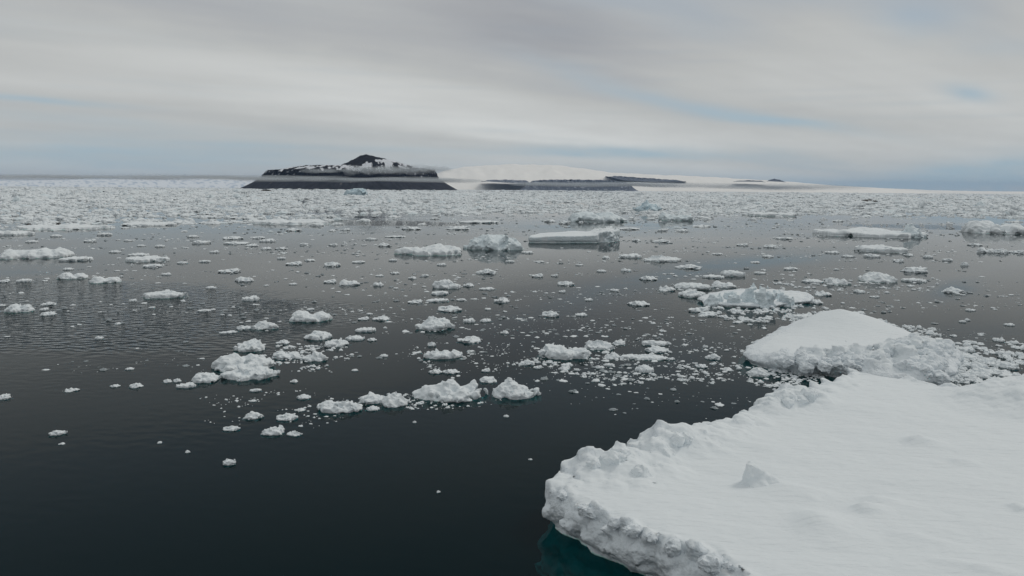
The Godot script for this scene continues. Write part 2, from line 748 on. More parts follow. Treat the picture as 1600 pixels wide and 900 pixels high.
func island() -> void:
	var away := 8000.0
	var mid := far_at(549, 295, away)
	mid.y = 0.0
	var m := away / LENS
	var root := thing("rocky_island", "dark flat-topped volcanic island with a pointed summit, wrapped in low cloud", "island", mid, atan2(-mid.x, -mid.z))
	root.set_meta("kind", "structure")
	var rim := 126.0 * m      # plateau edge
	var base := 164.0 * m
	var n := FastNoiseLite.new()
	n.seed = 3
	n.frequency = 1.0
	n.fractal_octaves = 5
	var edge := func(a: float) -> float:
		return 1.0 + 0.05 * n.get_noise_2d(cos(a) * 2.5, sin(a) * 2.5)
	# the scree apron under the cliffs
	var apron := func(u: float, v: float) -> Vector3:
		var a := u * TAU
		var r: float = lerpf(base, rim * 1.04 * edge.call(a), v)
		var gully := 6.0 * n.get_noise_2d(cos(a) * 30.0, sin(a) * 30.0) * v
		var h: float = lerpf(-4.0, 108.0, v * (0.85 + 0.15 * v)) + gully
		return Vector3(cos(a) * r, h, sin(a) * r * 0.9)
	var scree := func(u: float, v: float, p: Vector3, _n: Vector3) -> Color:
		var k := 0.5 + 0.5 * n.get_noise_2d(u * 160.0, v * 1.5)
		var s := lerpf(0.03, 0.085, k * k)
		if n.get_noise_2d(u * 420.0 + 5.0, v * 1.2) > 0.55 and v > 0.45:
			return Color(0.16, 0.15, 0.15)
		return Color(s * 0.95, s * 1.02, s * 1.25)
	part("scree_slope", sheet(20, 420, apron, scree), M.rock, root)
	# cliffs
	var wall := func(u: float, v: float) -> Vector3:
		var a := u * TAU
		var jag := 0.03 * n.get_noise_2d(cos(a) * 24.0, sin(a) * 24.0 + v * 1.2)
		var r: float = rim * edge.call(a) * (1.04 - 0.06 * v + jag)
		var top := 178.0 + 30.0 * n.get_noise_2d(cos(a) * 9.0, sin(a) * 9.0) + 14.0 * cos(a)
		return Vector3(cos(a) * r, lerpf(92.0, top, v), sin(a) * r * 0.9)
	var cliff := func(u: float, v: float, p: Vector3, _n: Vector3) -> Color:
		if n.get_noise_2d(u * 260.0, v * 1.4) > 0.32 + 0.3 * (1.0 - v):
			return Color(0.62, 0.65, 0.7)
		var k := 0.5 + 0.5 * n.get_noise_2d(u * 300.0, v * 5.0)
		return Color(0.02, 0.02, 0.024) * (0.6 + 0.9 * k)
	part("cliff", sheet(14, 420, wall, cliff), M.rock, root)
	# the plateau and its cinder cone
	var cone := Vector2(20.0 * m, 60.0)
	var top := func(u: float, v: float) -> Vector3:
		var a := u * TAU
		var r: float = rim * edge.call(a) * 0.985 * (1.0 - v)
		var x := cos(a) * r
		var z := sin(a) * r * 0.9
		var q := Vector2(x, z).distance_to(cone)
		var side := (x - cone.x) / maxf(q, 1.0)
		var rise := clampf(1.0 - q / lerpf(245.0, 540.0, smooth(-0.6, 0.6, side)), 0.0, 1.0)
		var up := rise * 104.0 + 18.0 * rise * rise - 14.0 * smooth(40.0, 0.0, q)
		var flat: float = lerpf(178.0 + 30.0 * n.get_noise_2d(cos(a) * 9.0, sin(a) * 9.0) + 14.0 * cos(a), 226.0, smooth(0.0, 0.5, v))
		flat += (8.0 * n.get_noise_2d(x * 0.012, z * 0.012)) * smooth(0.0, 0.1, v)
		return Vector3(x, flat + up, z)
	var field := func(_u: float, v: float, p: Vector3, _n: Vector3) -> Color:
		var q := Vector2(p.x, p.z).distance_to(cone)
		var k := n.get_noise_2d(p.x * 0.008, p.z * 0.008 + p.y * 0.02)
		var right := smooth(-60.0, 140.0, p.x - cone.x)
		var cover := 0.0 if q > 330.0 else lerpf(1.2, 0.2, right * smooth(20.0, 70.0, q) * smooth(0.2, 0.45, (p.x - cone.x) / maxf(q, 1.0))) - 0.9 * smooth(210.0, 300.0, q)
		if k > cover:
			return Color(0.66, 0.69, 0.73)
		return Color(0.022, 0.021, 0.023) * (1.0 + 0.5 * n.get_noise_2d(p.x * 0.05, p.z * 0.05))
	part("summit", sheet(90, 420, top, field), M.rock, root)


func hill_strip(called: String, label: String, outline: Array, away: float, thick: float, ground: Callable) -> MeshInstance3D:
	# land whose crest stands as in OUTLINE (picture points); it rises from the shore at AWAY metres to the crest THICK metres behind it
	var n := FastNoiseLite.new()
	n.seed = int(away)
	n.frequency = 1.0
	n.fractal_octaves = 4
	var first: float = outline[0][0]
	var last: float = outline[-1][0]
	var place := func(u: float, v: float) -> Vector3:
		var px := lerpf(first, last, u)
		var v2 := v * 1.25
		var back := away + thick * v2
		var crest := far_at(px, table(outline, px), away + thick)
		var foot := far_at(px, 298.0, back)
		var h := maxf(crest.y, 2.0) * (sin(minf(v2, 1.0) * PI * 0.5) ** 0.8 if v2 <= 1.0 else 1.0 - (v2 - 1.0) * 2.0)
		h += 0.05 * crest.y * n.get_noise_2d(px * 0.03, v * 3.0) * minf(1.0, v * 4.0)
		return Vector3(foot.x, h - 3.0 * (1.0 - minf(v * 10.0, 1.0)), foot.z)
	var o := part(called, sheet(24, 260, place, ground), M.rock, self)
	o.name = numbered(called)
	tag(o, label, "land", "", "structure")
	return o


func cliff_band(called: String, label: String, top: Array, foot: Array, away: float, depth: float, snow: float, number: int) -> void:
	# a dark rock face standing out of the ice: steep front, cap running back into the snow
	var n := FastNoiseLite.new()
	n.seed = number
	n.frequency = 1.0
	n.fractal_octaves = 4
	var first: float = top[0][0]
	var last: float = top[-1][0]
	var place := func(u: float, v: float) -> Vector3:
		var px := lerpf(first, last, u)
		var fade := smooth(0.0, 0.14, u) * smooth(1.0, 0.86, u)
		var jag := n.get_noise_2d(px * 0.12, 0.0)
		var low := far_at(px, table(foot, px), away)
		var high := far_at(px, table(top, px) + jag * 0.9, away + depth * 0.25)
		high.y = lerpf(low.y, high.y, fade)
		if v <= 0.7:
			var k := v / 0.7
			var p := low.lerp(high, k)
			var out := 60.0 * n.get_noise_2d(px * 0.25, k * 1.5)
			return p + Vector3(p.x, 0, p.z).normalized() * out * k
		var k2 := (v - 0.7) / 0.3
		var back := high + Vector3(high.x, 0, high.z).normalized() * depth * k2
		back.y = high.y - (high.y - low.y) * 0.6 * k2
		return back
	var paint := func(u: float, v: float, _p: Vector3, _n: Vector3) -> Color:
		var px := lerpf(first, last, u)
		var k := n.get_noise_2d(px * 0.09, v * 7.0)
		if k > 0.42 - snow * 0.5 - (0.9 if v > 0.76 else 0.0):
			return Color(0.42, 0.45, 0.5)
		return Color(0.16, 0.18, 0.22) * (1.0 + 0.5 * n.get_noise_2d(px * 0.6, v * 9.0))
	var o := part(called, sheet(20, 200, place, paint), M.rock, self)
	o.name = numbered(called)
	tag(o, label, "cliff", "rock faces of the snow covered coast", "structure")


func land() -> void:
	island()
	var white := func(u: float, v: float, p: Vector3, _n: Vector3) -> Color:
		var k := fbm.get_noise_2d(u * 30.0, v * 9.0)
		var s := 0.92 + 0.04 * k
		return Color(s, s * 0.985, s * 0.95)
	var icy := func(u: float, v: float, p: Vector3, _n: Vector3) -> Color:
		var k := fbm.get_noise_2d(u * 60.0, v * 6.0)
		return Color(0.84, 0.88, 0.92) if k < 0.22 else Color(0.55, 0.63, 0.72)
	hill_strip("snow_dome", "broad smooth snow dome rising behind the island's right flank", [[640, 292], [690, 268], [720, 262], [760, 258.5], [800, 257.5], [860, 258], [900, 262], [950, 269.5], [1000, 272.5], [1060, 274.5], [1130, 278], [1180, 281], [1240, 284.5], [1300, 290], [1380, 294], [1440, 299], [1470, 302]], 15500, 4500, white)
	hill_strip("snow_coast", "low pale snow coast along the horizon at the far right", [[1180, 299], [1240, 295], [1330, 295.5], [1372, 294], [1410, 295], [1450, 297], [1520, 298.5], [1620, 299.5], [1720, 299.5]], 24000, 2500, white)
	hill_strip("ice_coast", "low bluish ice coast under the long cloud bank at the far left", [[-160, 285], [-60, 283], [40, 282], [120, 280.5], [200, 280], [260, 281], [330, 279], [400, 279.5], [470, 285], [500, 292]], 23000, 2500, icy)
	cliff_band("rock_face", "short dark rock band below the snow dome, nearest the island", [[752, 281.5], [790, 280.5], [832, 282]], [[752, 283], [790, 285.5], [832, 287]], 14800, 900, 0.3, 1)
	cliff_band("rock_face", "longest bluish rock face at the shore under the snow dome", [[808, 290], [822, 283], [850, 280.5], [900, 280], [950, 281], [985, 285], [1004, 296]], [[808, 297], [1004, 299]], 14000, 900, 0.12, 2)
	cliff_band("rock_face", "thin dark ridge high on the right slope of the snow dome", [[946, 273.5], [960, 274.5], [1000, 277.5], [1040, 280], [1072, 281.5]], [[946, 275], [975, 282], [1020, 284], [1072, 283.5]], 16500, 700, -0.25, 3)
	cliff_band("rock_face", "low thin dark outcrop on the skyline right of the snow dome", [[1146, 283], [1168, 281.6], [1196, 283]], [[1146, 283.6], [1196, 284.2]], 16200, 500, -0.2, 4)
	cliff_band("rock_face", "small dark knob on the skyline, rightmost rock outcrop", [[1198, 282], [1209, 279.2], [1217, 280.4], [1228, 284]], [[1198, 283], [1228, 284.6]], 16000, 500, -0.4, 5)


func cloud_bank(called: String, label: String, spans: Array, away: float, density: float) -> void:
	# a bank of mist made of long flattened puffs: [word, from x, to x, y there, y here, thickness, how many, least and most length, depth]
	var root := thing(called, label, "cloud", Vector3())
	var m := FogMaterial.new()
	m.density = density
	m.albedo = Color(0.95, 0.98, 1.0)
	m.edge_fade = 0.3
	var r := RandomNumberGenerator.new()
	r.seed = int(away)
	for p in spans:
		for i in int(p[6]):
			var u := (i + r.randf()) / float(p[6])
			var k := r.randf()
			var at := far_at(lerpf(p[1], p[2], u), lerpf(p[3], p[4], u) + r.randf_range(-0.28, 0.28) * p[5], away + r.randf_range(-150.0, 150.0))
			var m2 := metres(at)
			var fog := FogVolume.new()
			fog.name = "puff"
			fog.shape = RenderingServer.FOG_VOLUME_SHAPE_ELLIPSOID
			fog.size = Vector3(lerpf(p[7], p[8], k) * m2, p[5] * r.randf_range(0.55, 1.1) * m2, p[9] * r.randf_range(0.6, 1.2))
			fog.material = m
			root.add_child(fog, true)
			fog.position = at
			fog.rotation.y = atan2(at.x, at.z)


func clouds() -> void:
	cloud_bank("cloud_bank", "long flat grey cloud bank lying from the left edge across the island's waist",
		[["p", -40, 420, 276.5, 277.5, 6.5, 22, 50, 200, 420], ["p", 380, 720, 278.5, 281.5, 8, 20, 50, 150, 450]], 6600.0, 0.0013)
	cloud_bank("cloud_wisp", "ragged grey cloud wisp drifting over the island's plateau",
		[["p", 480, 560, 267, 265, 7, 12, 12, 50, 260], ["p", 545, 695, 266, 264.5, 12, 36, 10, 46, 300]], 6950.0, 0.0011)
	cloud_bank("cloud_patch", "pale mist patch hiding the middle of the shore rock face",
		[["p", 820, 1040, 287.5, 289, 6.5, 20, 30, 110, 600]], 13300.0, 0.0014)
	cloud_bank("cloud_patch", "broad white fog lying on the sea right of the snow dome",
		[["p", 1000, 1300, 288, 294, 9, 14, 90, 200, 900]], 15000.0, 0.0004)


# ---------------------------------------------------------------- the floes
func outline_distance(poly: PackedVector2Array, p: Vector2) -> float:
	var best := 1e9
	var inside := false
	var j := poly.size() - 1
	for i in poly.size():
		var a := poly[i]
		var b := poly[j]
		var ab := b - a
		var t := clampf((p - a).dot(ab) / ab.length_squared(), 0.0, 1.0)
		best = minf(best, (a + ab * t).distance_squared_to(p))
		if (a.y > p.y) != (b.y > p.y) and p.x < (b.x - a.x) * (p.y - a.y) / (b.y - a.y) + a.x:
			inside = not inside
		j = i
	return -sqrt(best) if inside else sqrt(best)


func traced(points: Array, height: float) -> PackedVector2Array:
	var poly := PackedVector2Array()
	for p in points:
		var q := sea_at(p[0], p[1], height)
		poly.append(Vector2(q.x, q.z))
	return poly


func bounds(poly: PackedVector2Array) -> Rect2:
	var r := Rect2(poly[0], Vector2.ZERO)
	for p in poly:
		r = r.expand(p)
	return r


func put_floe(root: Node3D, fd: Floe, r: Rect2, top: float, s: float, split: Array) -> void:
	var got := nets(fd, Vector3(r.position.x, -fd.deep - 0.3, r.position.y), Vector3(r.end.x, top, r.end.y), s, true, true)
	for k in 3:
		if got[k]:
			var o := part(split[k][0], got[k], split[k][1], root)
			o.position = -root.position


func ground_at(fd: Floe, px: float, py: float) -> float:
	var h := 4.0
	while h > 0.2:
		var q := sea_at(px, py, h)
		if fd.height(q.x, q.z) >= h:
			break
		h -= 0.05
	return h


func small_lump(root: Node3D, called: String, px: float, py: float, ground: float, size: Vector3, style: String, number: int, turn := 0.0, mat = null) -> MeshInstance3D:
	var at := sea_at(px, py, ground)
	var fd := chunk_field(style, size.x, size.z, size.y, number)
	fd.foot = 0.0
	fd.notch = 0.0
	fd.knobs *= 0.35
	fd.rough *= 0.6
	var m := Vector3(size.x * 0.66, 0, size.z * 0.66)
	var got := nets(fd, Vector3(-m.x, -size.y * 0.5, -m.z), Vector3(m.x, size.y * 1.5, m.z), maxf(size.x / 26.0, 0.05), false)
	var o := part(called, got[0], mat if mat else M.snow, root)
	o.position = at - root.position - Vector3(0, size.y * 0.2, 0)
	o.rotation.y = atan2(-at.x, -at.z) + turn
	return o


func boulders(root: Node3D, fd: Floe, line: Array, count: int, spread: float, least: float, most: float, number: int) -> void:
	# rounded blocks of ice heaped along a line of picture points
	var r := RandomNumberGenerator.new()
	r.seed = number
	if not M.has("boulder"):
		M.boulder = []
		for k in 5:
			var b := Lumps.new()
			b.n = fbm
			b.c = cell
			b.off = Vector3(k * 37.0, k * 11.0, 5.0)
			b.slab = Vector3(0.3, 0.05, 0.3)
			b.box(Vector3(0, 0.05, 0), Vector3(0.36, 0.3, 0.3), Vector3(0.2 * k - 0.3, 0.7 * k, 0.3 - 0.15 * k))
			b.lump(Vector3(0.05, 0.1, 0.0), Vector3(0.46, 0.4, 0.4))
			b.join = 0.25
			b.rough = 0.14
			b.fine = 1.9
			b.knobs = 0.05
			b.knob_size = 4.0
			b.foot = 0.0
			b.notch = 0.0
			b.deep = 0.35
			M.boulder.append(nets(b, Vector3(-0.75, -0.4, -0.75), Vector3(0.75, 0.8, 0.75), 0.062, false)[0])
	for k in count:
		var t := r.randf() * (line.size() - 1.001)
		var a: Array = line[int(t)]
		var c: Array = line[int(t) + 1]
		var px := lerpf(a[0], c[0], t - int(t)) + r.randf_range(-1.0, 1.0) * spread
		var py := lerpf(a[1], c[1], t - int(t)) + r.randf_range(-1.0, 1.0) * spread
		var size := lerpf(least, most, pow(r.randf(), 1.6))
		var ground := ground_at(fd, px, py)
		if ground < 0.55:
			continue
		var at := sea_at(px, py, ground)
		var o := part("ice_boulder", M.boulder[r.randi() % 5], M.snow if number == 44 or number == 45 else M.crust, root)
		o.position = at - root.position - Vector3(0, size * 0.12, 0)
		o.rotation = Vector3(r.randf_range(-0.35, 0.35), r.randf() * TAU, r.randf_range(-0.35, 0.35))
		o.scale = Vector3(size * r.randf_range(0.85, 1.3), size * r.randf_range(0.75, 1.05), size)


func great_floe() -> void:
	var free := 1.5
	var poly := traced([[866, 762], [872, 746], [900, 726], [940, 722], [985, 714], [996, 696], [1030, 686], [1075, 684], [1110, 666], [1145, 658], [1175, 642], [1195, 630], [1240, 622], [1262, 608], [1305, 596], [1334, 582], [1386, 587], [1434, 595], [1472, 603], [1505, 611], [1560, 614], [1650, 612], [1800, 640], [1990, 720], [2000, 900], [1900, 1060], [1500, 1150], [1300, 1050], [1200, 960], [1160, 896], [1110, 858], [1040, 846], [985, 824], [935, 798], [887, 774]], free)
	var r := bounds(poly).grow(2.6)
	var fd := Floe.new()
	fd.n = fbm
	fd.c = cell
	fd.grid(r.position, r.end, 0.3)
	fd.wave = 0.8
	fd.knob = 1.05
	fd.foot = 0.42
	fd.soft = 0.2
	# raised rubble along the rim: [word, x, y, radius, raise, knobs]
	var rim := []
	for g in [["r", 880, 745, 1.5, 0.10, 0.40], ["r", 911, 726, 1.5, 0.38, 0.45], ["r", 950, 724, 1.5, 0.22, 0.40], ["r", 1000, 704, 1.7, 0.42, 0.5], ["r", 1035, 690, 1.9, 0.52, 0.55], ["r", 1075, 688, 1.9, 0.3, 0.4], ["r", 1110, 674, 1.8, 0.22, 0.32],
			["r", 1145, 660, 1.5, 0.22, 0.36], ["r", 1178, 640, 1.5, 0.22, 0.4], ["r", 1206, 632, 1.8, 0.5, 0.5], ["r", 1245, 628, 1.7, 0.35, 0.45], ["r", 1262, 611, 1.5, 0.15, 0.35], ["r", 1305, 600, 1.5, 0.1, 0.25],
			["r", 1560, 632, 2.6, 0.2, 0.2], ["r", 1605, 628, 3.4, 0.42, 0.26], ["r", 1670, 634, 4.0, 0.5, 0.3], ["r", 960, 745, 1.6, 0.2, 0.3], ["r", 1010, 730, 1.5, 0.22, 0.3]]:
		var q := sea_at(g[1], g[2], free)
		rim.append([q.x, q.z, g[3], g[4], g[5]])
	# low drifts on the snow: [word, x, y, half width, half depth, height, turn]
	var drifts := []
	for g in [["d", 1275, 820, 1.1, 0.9, 0.28, 0.2], ["d", 1350, 799, 0.75, 0.4, 0.30, -0.1], ["d", 1368, 784, 0.8, 0.4, 0.22, 0.0], ["d", 1270, 782, 0.25, 0.15, 0.1, 0.0], ["d", 1432, 692, 0.9, 0.5, 0.28, 0.25], ["d", 1500, 722, 0.7, 0.35, 0.14, 0.3], ["d", 1590, 797, 0.4, 0.25, 0.24, 0.0], ["d", 1225, 765, 1.6, 0.7, 0.16, 0.3],
			["d", 1520, 890, 1.6, 0.2, 0.12, 0.35], ["d", 1420, 750, 3.0, 0.8, 0.1, 0.1], ["d", 1060, 790, 3.0, 1.4, 0.08, 0.3], ["d", 1180, 700, 2.6, 0.8, 0.1, 0.2], ["d", 1330, 640, 4.0, 1.2, 0.12, 0.1], ["d", 1420, 840, 1.3, 0.3, 0.1, 0.5]]:
		var q := sea_at(g[1], g[2], free)
		drifts.append([q.x, q.z, g[3], g[4], g[5], g[6]])
	for j in fd.nz:
		for i in fd.nx:
			var p := Vector2(fd.x0 + i * fd.step, fd.z0 + j * fd.step)
			var d := outline_distance(poly, p)
			d += 0.22 * fbm.get_noise_2d(p.x * 0.35, p.y * 0.35)
			var top := free + 0.16 * fbm.get_noise_2d(p.x * 0.05 + 30.0, p.y * 0.05) + 0.07 * fbm.get_noise_2d(p.x * 0.12 + p.y * 0.1, p.y * 0.5 - p.x * 0.1) + 0.03 * fbm.get_noise_2d(p.x * 0.3 + p.y * 0.3, p.y * 1.1 - p.x * 0.35)
			var knobs := 0.52 * smooth(-0.45, -0.1, d)
			for g in rim:
				var s: float = Vector2(p.x - g[0], p.y - g[1]).length() / g[2]
				if s < 1.6:
					var k := smooth(1.35, 0.35, s)
					top += g[3] * k * smooth(0.4, -0.9, d)
					knobs = maxf(knobs, 1.25 * g[4] * k)
			for g in drifts:
				var x: float = p.x - g[0]
				var z: float = p.y - g[1]
				var u: float = (x * cos(g[5]) + z * sin(g[5])) / g[2]
				var w: float = (z * cos(g[5]) - x * sin(g[5])) / g[3]
				if u < 0.0:
					u *= 1.7
				var s := u * u + w * w
				if s < 6.0:
					top += 1.35 * g[4] * exp(-s * 1.1)
			var o := j * fd.nx + i
			fd.D[o] = d
			fd.T[o] = top
			fd.K[o] = knobs
			fd.R[o] = 0.04 + knobs * 0.7
	var root := thing("ice_floe", "huge flat snow covered ice floe filling the lower right corner, with a crumbled edge", "ice floe", Vector3(poly[0].x + 12.0, 0, poly[0].y))
	marks.append([1250, 740, "the huge floe at lower right"])
	put_floe(root, fd, r, 3.4, 0.13, [["snow_top", M.snow], ["submerged_foot", M.foot], ["broken_edge", M.crust]])
	var fin := small_lump(root, "snow_fin", 1190, 757, ground_at(fd, 1190, 757) - 0.03, Vector3(1.0, 0.5, 0.8), "flat", 501)
	fin.mesh = fin_mesh()
	boulders(root, fd, [[905, 722], [955, 720], [1000, 700], [1040, 688], [1075, 686]], 12, 5.0, 0.3, 0.9, 44)
	boulders(root, fd, [[1140, 655], [1206, 628], [1250, 622], [1262, 610]], 9, 4.0, 0.35, 0.9, 45)
	boulders(root, fd, [[880, 775], [960, 815], [1060, 862], [1140, 885]], 12, 4.0, 0.25, 0.6, 46)
	small_lump(root, "ice_boulder", 1001, 741, ground_at(fd, 1001, 741) - 0.05, Vector3(0.85, 0.5, 0.8), "dome", 502)
	small_lump(root, "ice_boulder", 1022, 706, ground_at(fd, 1022, 706) - 0.1, Vector3(1.5, 0.75, 1.2), "dome", 503)
	small_lump(root, "ice_boulder", 1206, 634, ground_at(fd, 1206, 634) - 0.1, Vector3(1.7, 0.6, 1.2), "dome", 504)
	small_lump(root, "ice_boulder", 965, 722, ground_at(fd, 965, 722) - 0.1, Vector3(0.9, 0.5, 0.7), "dome", 505)


func fin_mesh() -> ArrayMesh:
	# a wind carved fin: steep on the left, a ridge falling away to the right
	var fd := Lumps.new()
	fd.n = fbm
	fd.c = cell
	fd.off = Vector3(31, 7, 55)
	fd.slab = Vector3(0.75, 0.08, 0.5)
	fd.lump(Vector3(-0.42, 0.35, 0.0), Vector3(0.2, 0.66, 0.34))
	fd.lump(Vector3(-0.22, 0.2, -0.05), Vector3(0.36, 0.58, 0.34))
	fd.lump(Vector3(0.1, 0.08, -0.1), Vector3(0.55, 0.42, 0.36))
	fd.lump(Vector3(0.55, 0.0, -0.15), Vector3(0.7, 0.24, 0.36))
	fd.lump(Vector3(-0.1, 0.0, 0.25), Vector3(0.4, 0.24, 0.4))
	fd.join = 0.16
	fd.crisp = 0.1
	fd.rough = 0.08
	fd.fine = 1.6
	fd.knobs = 0.0
	fd.foot = 0.0
	fd.notch = 0.0
	fd.deep = 0.4
	return nets(fd, Vector3(-1.2, -0.3, -0.9), Vector3(1.7, 1.4, 0.9), 0.05, false)[0]


func domed_floe() -> void:
	var poly := traced([[1164, 563], [1180, 571], [1198, 577], [1235, 583], [1285, 587], [1330, 592], [1400, 602], [1460, 604], [1486, 588], [1492, 566], [1470, 548], [1430, 537], [1395, 527], [1360, 520], [1320, 514], [1280, 515], [1240, 522], [1205, 534], [1178, 547]], 0.0)
	var r := bounds(poly).grow(2.2)
	var fd := Floe.new()
	fd.n = fbm
	fd.c = cell
	fd.grid(r.position, r.end, 0.3)
	fd.wave = 0.6
	fd.knob = 0.95
	fd.foot = 0.7
	fd.deep = 1.6
	fd.soft = 0.4
	var peak := sea_at(1312, 530)
	var left := sea_at(1180, 560)
	var ridge := []
	for g in [["k", 1225, 580, 1.3, 0.35, 0.5], ["k", 1260, 582, 1.4, 0.5, 0.6], ["k", 1300, 584, 1.5, 0.6, 0.7], ["k", 1340, 585, 1.7, 0.55, 0.75], ["k", 1385, 586, 1.9, 0.45, 0.7], ["k", 1425, 582, 2.1, 0.5, 0.7], ["k", 1450, 572, 2.1, 0.6, 0.7], ["k", 1472, 565, 1.7, 0.45, 0.65], ["k", 1410, 566, 1.7, 0.4, 0.6], ["k", 1450, 595, 1.8, 0.3, 0.7], ["k", 1200, 573, 0.9, 0.1, 0.3]]:
		var q := sea_at(g[1], g[2])
		ridge.append([q.x, q.z, g[3], g[4], g[5]])
	for j in fd.nz:
		for i in fd.nx:
			var p := Vector2(fd.x0 + i * fd.step, fd.z0 + j * fd.step)
			var d := outline_distance(poly, p) + 0.3 * fbm.get_noise_2d(p.x * 0.3, p.y * 0.3)
			var u := p - Vector2(peak.x, peak.z)
			var s := sqrt(u.x * u.x / 22.0 + u.y * u.y / 16.0)
			var top := 1.0 + 1.1 * exp(-s * s * 1.3) + 0.45 * exp(-s * 2.6) + 0.06 * fbm.get_noise_2d(p.x * 0.2, p.y * 0.2)
			top -= 0.35 * smooth(-2.5, 0.0, d)
			var knobs := 0.22 * smooth(-0.8, -0.1, d)
			for g in ridge:
				var e: float = Vector2(p.x - g[0], p.y - g[1]).length() / g[2]
				if e < 1.6:
					var k := smooth(1.4, 0.3, e)
					top += g[3] * k * 0.75
					knobs = maxf(knobs, 1.6 * g[4] * k)
			var o := j * fd.nx + i
			fd.D[o] = d
			fd.T[o] = top
			fd.K[o] = knobs
			fd.R[o] = 0.03 + knobs * 0.6
	var root := thing("ice_floe", "domed snow floe with rubble along its near side, just behind the huge floe", "ice floe", Vector3(peak.x, 0, peak.z))
	marks.append([1330, 560, "the domed floe with rubble"])
	put_floe(root, fd, r, 4.2, 0.14, [["snow_dome", M.snow], ["submerged_foot", M.foot], ["rubble_ridge", M.crust]])
	boulders(root, fd, [[1215, 556], [1260, 558], [1305, 562], [1350, 560], [1390, 554]], 26, 7.0, 0.5, 1.25, 41)
	boulders(root, fd, [[1225, 566], [1290, 571], [1350, 572], [1410, 574]], 16, 4.0, 0.4, 0.9, 42)
	boulders(root, fd, [[1400, 545], [1440, 540], [1476, 552], [1450, 572], [1415, 566], [1470, 582]], 42, 9.0, 0.5, 1.3, 43)


func block_floe() -> void:
	var poly := traced([[1090, 471], [1100, 476], [1148, 482], [1200, 483], [1240, 477], [1266, 474], [1270, 468], [1260, 462], [1215, 458], [1160, 456], [1110, 462]], 0.0)
	var r := bounds(poly).grow(1.8)
	var fd := Floe.new()
	fd.n = fbm
	fd.c = cell
	fd.grid(r.position, r.end, 0.35)
	fd.knob = 1.1
	fd.foot = 0.6
	fd.deep = 1.0
	for j in fd.nz:
		for i in fd.nx:
			var p := Vector2(fd.x0 + i * fd.step, fd.z0 + j * fd.step)
			var d := outline_distance(poly, p) + 0.5 * fbm.get_noise_2d(p.x * 0.3, p.y * 0.3)
			var o := j * fd.nx + i
			fd.D[o] = d
			fd.T[o] = 0.42 + 0.12 * fbm.get_noise_2d(p.x * 0.3, p.y * 0.3)
			fd.K[o] = 0.12 + 0.1 * smooth(-1.0, 0.0, d)
			fd.R[o] = 0.1
	var mid := sea_at(1180, 470)
	var root := thing("ice_floe", "low floe carrying a row of upended pale blue ice blocks", "ice floe", mid)
	marks.append([1180, 470, "the floe with upended blocks"])
	put_floe(root, fd, r, 1.5, 0.16, [["snow_top", M.snow], ["submerged_foot", M.foot], ["broken_edge", M.crust]])
	for b in [["dome", 1116, 474, 30, 19, 0.1], ["block", 1147, 476, 26, 22, -0.3], ["block", 1169, 474, 26, 31, 0.2], ["block", 1196, 478, 34, 34, 0.5], ["block", 1228, 474, 32, 17, 0.0], ["lumpy", 1212, 468, 36, 22, -0.4], ["block", 1140, 469, 24, 18, 0.2]]:
		var m := metres(sea_at(b[1], b[2]))
		small_lump(root, "ice_block", b[1], b[2], 0.25, Vector3(b[3] * m, b[4] * m, b[3] * m * 0.7), b[0], int(b[1]), b[5], M.pale)


func table_berg() -> void:
	var poly := traced([[826, 377], [830, 379], [880, 379.5], [930, 379], [955, 377.5], [967, 375.5], [966, 373.5], [940, 372], [900, 371.5], [850, 372.5], [830, 374.5]], 0.0)
	var r := bounds(poly).grow(2.5)
	var fd := Floe.new()
	fd.n = fbm
	fd.c = cell
	fd.grid(r.position, r.end, 0.6)
	fd.knob = 0.5
	fd.wave = 0.3
	fd.foot = 0.6
	fd.deep = 1.4
	fd.soft = 0.08
	fd.bulge = 0.05
	var end := sea_at(952, 376)
	for j in fd.nz:
		for i in fd.nx:
			var p := Vector2(fd.x0 + i * fd.step, fd.z0 + j * fd.step)
			var d := outline_distance(poly, p) + 0.9 * fbm.get_noise_2d(p.x * 0.16, p.y * 0.16)
			var k := smooth(4.5, 2.0, absf(p.x - end.x))
			var o := j * fd.nx + i
			fd.D[o] = d
			fd.T[o] = 1.5 + 0.03 * (p.x - end.x + 10.0) + 0.28 * fbm.get_noise_2d(p.x * 0.1, p.y * 0.1) + 0.55 * k + 0.15 * smooth(10.0, 0.0, absf(p.x - end.x + 9.0))
			fd.K[o] = 0.02 + 0.75 * k
			fd.R[o] = 0.1 + 0.5 * k
	var mid := sea_at(895, 375)
	var root := thing("iceberg", "flat table-topped iceberg with a sheer grey side and a crumbled right end", "iceberg", mid)
	marks.append([893, 374, "the table-topped iceberg"])
	put_floe(root, fd, r, 4.4, 0.22, [["flat_top", M.snow], ["submerged_foot", M.foot], ["sheer_side", M.pale]])


func piece(called: String, px: float, py: float, wide: float, high: float, style: String, label: String, short: String, category := "ice floe", mat = null, deeper := 1.0) -> void:
	var b := berth(px, py, wide, high)
	var root := thing(called, label, category, b[0], b[1])
	var got := chunk(style, b[2], b[3] * deeper, b[4], int(px * 7.0 + py * 3.0), clampf(wide * 0.85, 24.0, 62.0))
	part("snow_body", got[0], mat if mat else M.snow, root)
	if got[1]:
		part("submerged_foot", got[1], M.foot, root)
	if short:
		marks.append([px, py - high * 0.4, short])


